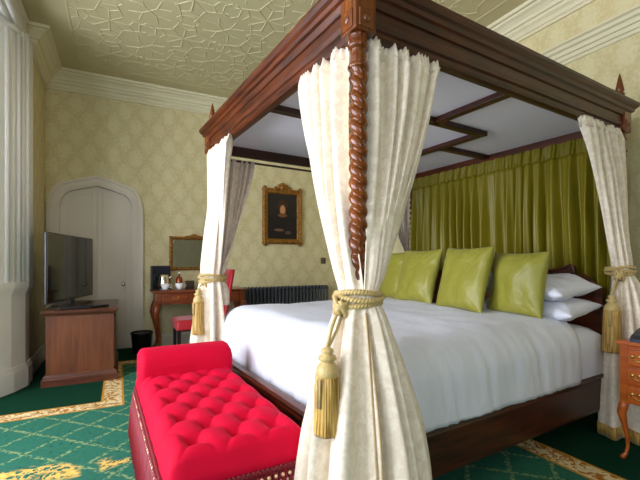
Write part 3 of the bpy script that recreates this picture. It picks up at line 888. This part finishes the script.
tag(bx_, 'flat black set-top box lying under the near end of the television', 'media box')
rc = thing('remote_control', 'small dark remote control lying at the front right of the cabinet top', 'remote control', (-.17, 4.52, CH), .5)
MB().box(-.085, .085, -.022, .022, 0, .02, .006).build('casing', M['black'], rc)
m = MB()
for i in range(6):
    for j in range(3): m.box(-.06+i*.022, -.05+i*.022, -.013+j*.01, -.007+j*.01, .019, .023)
m.build('buttons', M['iron'], rc)

# ------------------------------------------------------------------ radiator
ra_ = thing('column_radiator', 'long dark grey column radiator on the back wall below the portrait', 'radiator', (1.62, 5.66, 0))
NC = 24; RW = 1.40; pitch_ = RW/NC
c0 = None
for i in range(NC):
    if c0 is None:
        m = MB()
        for yy in (-.05, .05): m.tube([(0, yy, .12), (0, yy, .74)], .017, 10)
        m.tube([(0, -.05, .735), (0, -.04, .757), (0, 0, .765), (0, .04, .757), (0, .05, .735)], .02, 8)
        m.tube([(0, -.05, .125), (0, -.04, .105), (0, 0, .1), (0, .04, .105), (0, .05, .125)], .02, 8)
        c0 = m.build('column', M['iron'], ra_, loc=(pitch_*(i+.5), 0, 0))
    else:
        c = c0.copy(); COL.objects.link(c); c.parent = ra_; c.location = (pitch_*(i+.5), 0, 0)
MB().tube([(0, 0, .14), (RW, 0, .14)], .016, 10).tube([(0, 0, .73), (RW, 0, .73)], .016, 10).build('header_pipe', M['iron'], ra_)
for x in (.03, RW-.03): MB().box(x-.015, x+.015, -.06, .06, 0, .12, .004).build('foot', M['iron'], ra_)

# ------------------------------------------------------------------ cabriole legs
def cabriole(m, x, y, z1, dx, dy, s_=1.0):
    prof = [(1.0, .0, .030), (.9, .012, .034), (.78, .02, .032), (.6, .008, .022), (.4, -.006, .016), (.2, -.01, .013), (.08, .0, .014), (.03, .014, .02), (0, .018, .018)]
    m.tube([(x+dx*o*1.5*s_, y+dy*o*1.5*s_, max(z1*f, 0)) for f, o, r_ in prof], [r_*s_*1.2 for f, o, r_ in prof], 10)
# writing desk
dk = thing('writing_desk', 'carved mahogany writing desk with curved legs against the back wall', 'desk', (.40, 5.28, 0))
DWd, DDp, DH = 1.15, .46, .79
m = MB().box(-.02, DWd+.02, -.02, DDp, DH-.025, DH, .008)
for i in range(60): m.sphere((-.02+(DWd+.04)*i/59, -.024, DH-.014), .011, 6, 4)
for i in range(22): m.sphere((-.024, DDp*i/21, DH-.014), .011, 6, 4)
m.build('desktop', M['desk'], dk)
m = MB().box(.02, DWd-.02, .02, DDp-.02, DH-.17, DH-.025)
for i in range(60): m.sphere((.02+(DWd-.04)*i/59, .018, DH-.172), .009, 6, 4)
m.build('apron', M['desk'], dk)
for i in range(3):
    w_ = (DWd-.16)/3; x0 = .08+i*w_
    d_ = MB().box(x0+.012, x0+w_-.012, .005, .03, DH-.15, DH-.045, .004).build('drawer', M['desk'], dk)
    m = MB(); cx = x0+w_/2
    m.tube([(cx-.03, .0, DH-.09), (cx-.025, -.012, DH-.105), (cx, -.015, DH-.112), (cx+.025, -.012, DH-.105), (cx+.03, .0, DH-.09)], .004, 6)
    m.sphere((cx-.03, .004, DH-.09), .009, 8, 5).sphere((cx+.03, .004, DH-.09), .009, 8, 5)
    m.build('handle', M['brass'], d_)
for (x, y, dx, dy) in ((.04, .04, -1, -1), (DWd-.04, .04, 1, -1), (.04, DDp-.05, -1, 0), (DWd-.04, DDp-.05, 1, 0)):
    m = MB(); m.box(x-.03, x+.03, y-.03, y+.03, DH-.18, DH-.03, .004); cabriole(m, x, y, DH-.16, dx, dy, 1.1)
    m.build('leg', M['desk'], dk)
# chair
ch = thing('upholstered_chair', 'red upholstered dining chair with dark legs drawn sideways to the writing desk', 'chair', (.86, 4.83, 0), 0)
m = puff(-.29, .26, -.22, .22, .39, .50, 's', None, r=.03, n=20); m.build('seat', M['redchair'], ch)
rows = []
for k in range(9):
    z = .46+.6*k/8; rows.append((.245+.11*(k/8), z))
m = MB()
for i in range(len(rows)-1): pass
P_ = []
for sg in (1, -1):
    g_ = []
    for (x, z) in rows:
        f = (z-.46)/.6
        g_.append([(x+sg*(.03*math.sqrt(max(0, 1-abs(v)**6))), v*.215*(1-.1*f*f), z+.0) for v in [q/8 for q in range(-8, 9)]])
    m.grid(g_)
    P_.append(g_[-1])
m.grid(P_)
m.build('backrest', M['redchair'], ch)
for (x, y) in ((-.26, -.19), (-.26, .19), (.25, -.19), (.25, .19)):
    k = .05 if x > 0 else 0
    MB().tube([(x, y, .41), (x+k, y, 0)], [.026, .018], 4, sq=True, smooth=False).build('leg', M['darkleg'], ch)
MB().box(-.27, .25, -.2, .2, .37, .4, .004).build('seat_frame', M['darkleg'], ch)
# mirror on the wall
mi = thing('wall_mirror', 'gilt framed landscape mirror hanging above the writing desk', 'mirror', (.95, YB, 1.27))
hw, hh = .33, .235
m = MB().sweep([(-hw, -hh), (hw, -hh), (hw, hh), (-hw, hh)], [(0, 0), (0, .02), (-.02, .03), (-.035, .022), (-.045, .012), (-.045, 0)], side=-1, closed=True)
m.v = [(x, -z-.004, y) for x, y, z in m.v]
for i in range(56):
    for (zz) in (hh-.012, -hh+.012): m.sphere((-hw+2*hw*i/55, -.024, zz), .008, 6, 4)
for i in range(36):
    for xx in (hw-.012, -hw+.012): m.sphere((xx, -.024, -hh+2*hh*i/35), .008, 6, 4)
m.prism([(-.16, hh-.005), (-.1, hh+.012), (-.05, hh+.02), (-.025, hh+.035), (0, hh+.04), (.025, hh+.035), (.05, hh+.02), (.1, hh+.012), (.16, hh-.005)], -.035, -.01)
m.build('frame', M['gilt'], mi)
MB().box(-hw+.03, hw-.03, -.016, -.006, -hh+.03, hh-.03).build('glass', M['mirror'], mi)
# portrait
pt_ = thing('framed_portrait', 'dark portrait of a half-length figure in a carved gilt frame', 'painting', (2.285, YB, 1.86))
hw, hh = .325, .43
prf = [(0, 0), (0, .035), (-.02, .06), (-.045, .05), (-.07, .045), (-.09, .02), (-.095, 0)]
m = MB().sweep([(-hw, -hh), (hw, -hh), (hw, hh), (-hw, hh)], prf, side=-1, closed=True)
m.v = [(x, -z-.004, y) for x, y, z in m.v]
rr = random.Random(3)
for i in range(44):
    for zz in (hh, -hh): m.sphere((-hw+2*hw*i/43, -.035, zz+rr.uniform(-.006, .006)-(.02 if zz > 0 else -.02)), rr.uniform(.014, .024), 6, 4, (1, .7, 1))
for i in range(54):
    for xx in (hw, -hw): m.sphere((xx*.94+rr.uniform(-.006, .006), -.035, -hh+2*hh*i/53), rr.uniform(.014, .024), 6, 4, (1, .7, 1))
for (x, z, r_) in ((0, hh+.055, .045), (-.06, hh+.03, .04), (.06, hh+.03, .04), (-.12, hh+.005, .03), (.12, hh+.005, .03), (0, hh+.02, .05), (-hw+.03, hh-.0, .035), (hw-.03, hh, .035), (-hw+.03, -hh, .035), (hw-.03, -hh, .035)):
    m.sphere((x, -.035, z), r_, 10, 6, (1, .6, 1))
m.build('frame', M['gilt'], pt_)
MB().box(-hw+.08, hw-.08, -.03, -.01, -hh+.08, hh-.08).build('canvas', M['portrait'], pt_)
# switch plate
sw = thing('wall_thermostat', 'small square metal control plate on the back wall right of the portrait', 'thermostat', (3.01, YB, 1.17))
MB().box(-.045, .045, -.012, -.001, -.05, .05, .003).build('plate', M['hang'], sw)
MB().lathe([(.022, -.012), (.02, -.026), (.003, -.027)], (0, 0, 0), 14, axis='y').build('dial', M['iron'], sw)

# ------------------------------------------------------------------ tea things on the desk
ty = DH
fo = thing('hospitality_folder', 'tall dark navy folder standing open at the left end of the desk', 'folder', (.50, 5.62, ty), .12)
MB().box(-.13, .12, 0, .012, 0, .31, .002).build('cover', M['navy'], fo)
MB().box(-.13, -.118, -.10, .0, 0, .31, .002).build('side_flap', M['navy'], fo)
kt = thing('electric_kettle', 'shiny steel kettle standing before the dark folder on the desk', 'kettle', (.52, 5.50, ty)); kt.scale = (1.15,)*3
MB().lathe([(.066, .0), (.07, .01), (.07, .02)], seg=24).build('base', M['black'], kt)
MB().lathe([(.066, .02), (.068, .06), (.06, .13), (.05, .165), (.046, .17)], seg=28).build('body', M['chrome'], kt)
l_ = MB().lathe([(.046, .17), (.03, .182), (.006, .186), (.006, .196), (.012, .203), (.004, .21)], seg=20).build('lid', M['black'], kt)
MB().tube([(-.05, 0, .155), (-.09, 0, .17), (-.105, 0, .12), (-.095, 0, .06), (-.066, 0, .05)], .009, 8).build('handle', M['black'], kt)
MB().tube([(.055, 0, .12), (.075, 0, .14), (.09, 0, .16)], [.018, .013, .008], 8).build('spout', M['chrome'], kt)
cg = 'white cups and saucers on the desk'
def cup(loc, lab):
    r_ = thing('teacup', lab, 'cup', loc, group=None); r_.scale = (1.2,)*3
    MB().lathe([(.02, .012), (.024, .016), (.04, .04), (.046, .07), (.043, .07), (.036, .04), (.018, .018)], seg=24).build('bowl', M['china'], r_)
    MB().tube([(.04, 0, .055), (.062, 0, .06), (.066, 0, .042), (.054, 0, .03), (.036, 0, .032)], .004, 6).build('handle', M['china'], r_)
    return r_
for (x, y, lab, lab2) in ((.525, 5.36, 'white teacup in front of the kettle, left of the pair', 'white saucer under the left teacup, in front of the kettle'),
                          (.70, 5.38, 'white teacup in front of the copper coloured bottle, right of the pair', 'white saucer under the right teacup, beside the small brown box')):
    s_ = MB().lathe([(.03, 0), (.04, .004), (.07, .012), (.072, .014), (.04, .009), (.01, .008)], seg=28).build('saucer', M['china'], loc=(x, y, ty))
    tag(s_, lab2, 'saucer', cg)
    c = cup((x, y, ty), lab); c['group'] = cg
bt = thing('glass_bottle', 'slim copper brown bottle standing behind the right teacup', 'bottle', (.715, 5.52, ty))
MB().lathe([(.038, 0), (.042, .01), (.042, .13), (.03, .16), (.013, .17), (.013, .2)], seg=20).build('body', M['copper'], bt)
MB().lathe([(.015, .2), (.015, .225), (.003, .227)], seg=16).build('cap', M['china'], bt)
sx_ = MB().box(-.055, .055, -.03, .03, 0, .11, .003).build('tea_box', M['brownbox'], loc=(.845, 5.50, ty))
tag(sx_, 'small dark brown box at the right of the teacups', 'box')
# waste bin
wbn = thing('waste_bin', 'round black waste bin on the floor between the door and the desk', 'bin', (.26, 5.48, 0))
MB().lathe([(.10, 0), (.105, .01), (.125, .25), (.13, .26), (.12, .26), (.118, .24), (.1, .02), (.01, .015)], seg=28).build('bucket', M['bin'], wbn)
MB().lathe([(.128, .245), (.134, .25), (.134, .262), (.126, .268), (.12, .262), (.122, .25)], seg=28).build('rim', M['black'], wbn)

# ------------------------------------------------------------------ bedside table
nb = thing('bedside_table', 'orange marquetry bedside table with three drawers and curved legs', 'bedside table', (2.63, .80, 0))
ND, NW, NH = .38, .47, .69
MB().box(.004, ND, .004, NW-.004, NH-.36, NH-.02, .004).build('body', M['satinwood'], nb)
MB().box(-.015, ND+.015, -.015, NW+.015, NH-.022, NH, .005).build('top', M['satinwood'], nb)
for i in range(3):
    z0 = NH-.135-i*.108
    d_ = MB().box(-.016, .01, .045, NW-.045, z0, z0+.092, .005).build('drawer', M['satinwood'], nb)
    for yy in (NW/2-.13, NW/2+.13):
        m = MB()
        m.tube([(-.018, yy-.035, z0+.055), (-.022, yy-.03, z0+.04), (-.026, yy, z0+.032), (-.022, yy+.03, z0+.04), (-.012, yy+.035, z0+.055)], .0045, 6)
        m.sphere((-.018, yy-.035, z0+.055), .012, 8, 5, (.6, 1, 1)).sphere((-.018, yy+.035, z0+.055), .012, 8, 5, (.6, 1, 1)).sphere((-.018, yy, z0+.058), .01, 8, 5, (.6, 1.6, 1))
        m.build('handle', M['brass'], d_)
for (x, y, dx, dy) in ((.02, .02, -1, -1), (.02, NW-.02, -1, 1), (ND-.02, .02, 1, -1), (ND-.02, NW-.02, 1, 1)):
    m = MB(); m.box(x-.022, x+.022, y-.022, y+.022, NH-.37, NH-.02, .004); cabriole(m, x, y, NH-.35, dx*.8, dy*.8, .6)
    m.build('leg', M['satinwood'], nb)
tp_ = thing('telephone', 'dark desk telephone on the bedside table beside the curtain', 'telephone', (2.735, 1.16, NH), .2)
MB().prism([(-.1, 0), (.1, 0), (.1, .06), (-.06, .035), (-.1, .02)], -.08, .08).build('base', M['navy'], tp_)
MB().tube([(-.09, -.05, .05), (-.08, -.05, .075), (0, -.05, .085), (.09, -.05, .09), (.1, -.05, .07)], [.022, .018, .013, .018, .022], 10).build('handset', M['black'], tp_)

# ------------------------------------------------------------------ camera
cam = bpy.data.cameras.new('camera'); co = bpy.data.objects.new('camera', cam); COL.objects.link(co)
co.location = (0, 0, 1.15); co.rotation_euler = (PI/2, 0, -math.radians(27))
cam.sensor_width = 36; cam.lens = 395/640*36; cam.shift_y = 22/640; cam.clip_start = .02
S.camera = co

# ------------------------------------------------------------------ light: sky light from the bay, plus an added fill in front
def area(name, loc, rot, sx, sy, power, col):
    l_ = bpy.data.lights.new(name, 'AREA'); l_.shape = 'RECTANGLE'; l_.size = sx; l_.size_y = sy; l_.energy = power; l_.color = col
    o = bpy.data.objects.new(name, l_); COL.objects.link(o); o.location = loc; o.rotation_euler = rot; return o
for i, (a, b, z0, z1) in enumerate(bayh):
    area('day_and_fill_light', (XBAY-.25, (a+b)/2, (z0+z1)/2), (0, -PI/2, 0), z1-z0, b-a, (18, 84, 118)[i], (.86, .885, 1))
area('day_and_fill_light', (-.4, YF-.25, (WZ0+WZ1)/2), (PI/2, 0, 0), 1.4, WZ1-WZ0, 36, (.86, .9, 1))  # added fill lamp behind the camera, brightens back wall and jamb
w = bpy.data.worlds.new('sky'); S.world = w; w.use_nodes = True
w.node_tree.nodes['Background'].inputs[0].default_value = (.75, .87, 1, 1); w.node_tree.nodes['Background'].inputs[1].default_value = 1.0
S.view_settings.view_transform = 'Standard'; S.view_settings.look = 'None'; S.view_settings.gamma = 1; S.view_settings.use_curve_mapping = False
S.view_settings.exposure = 0.66
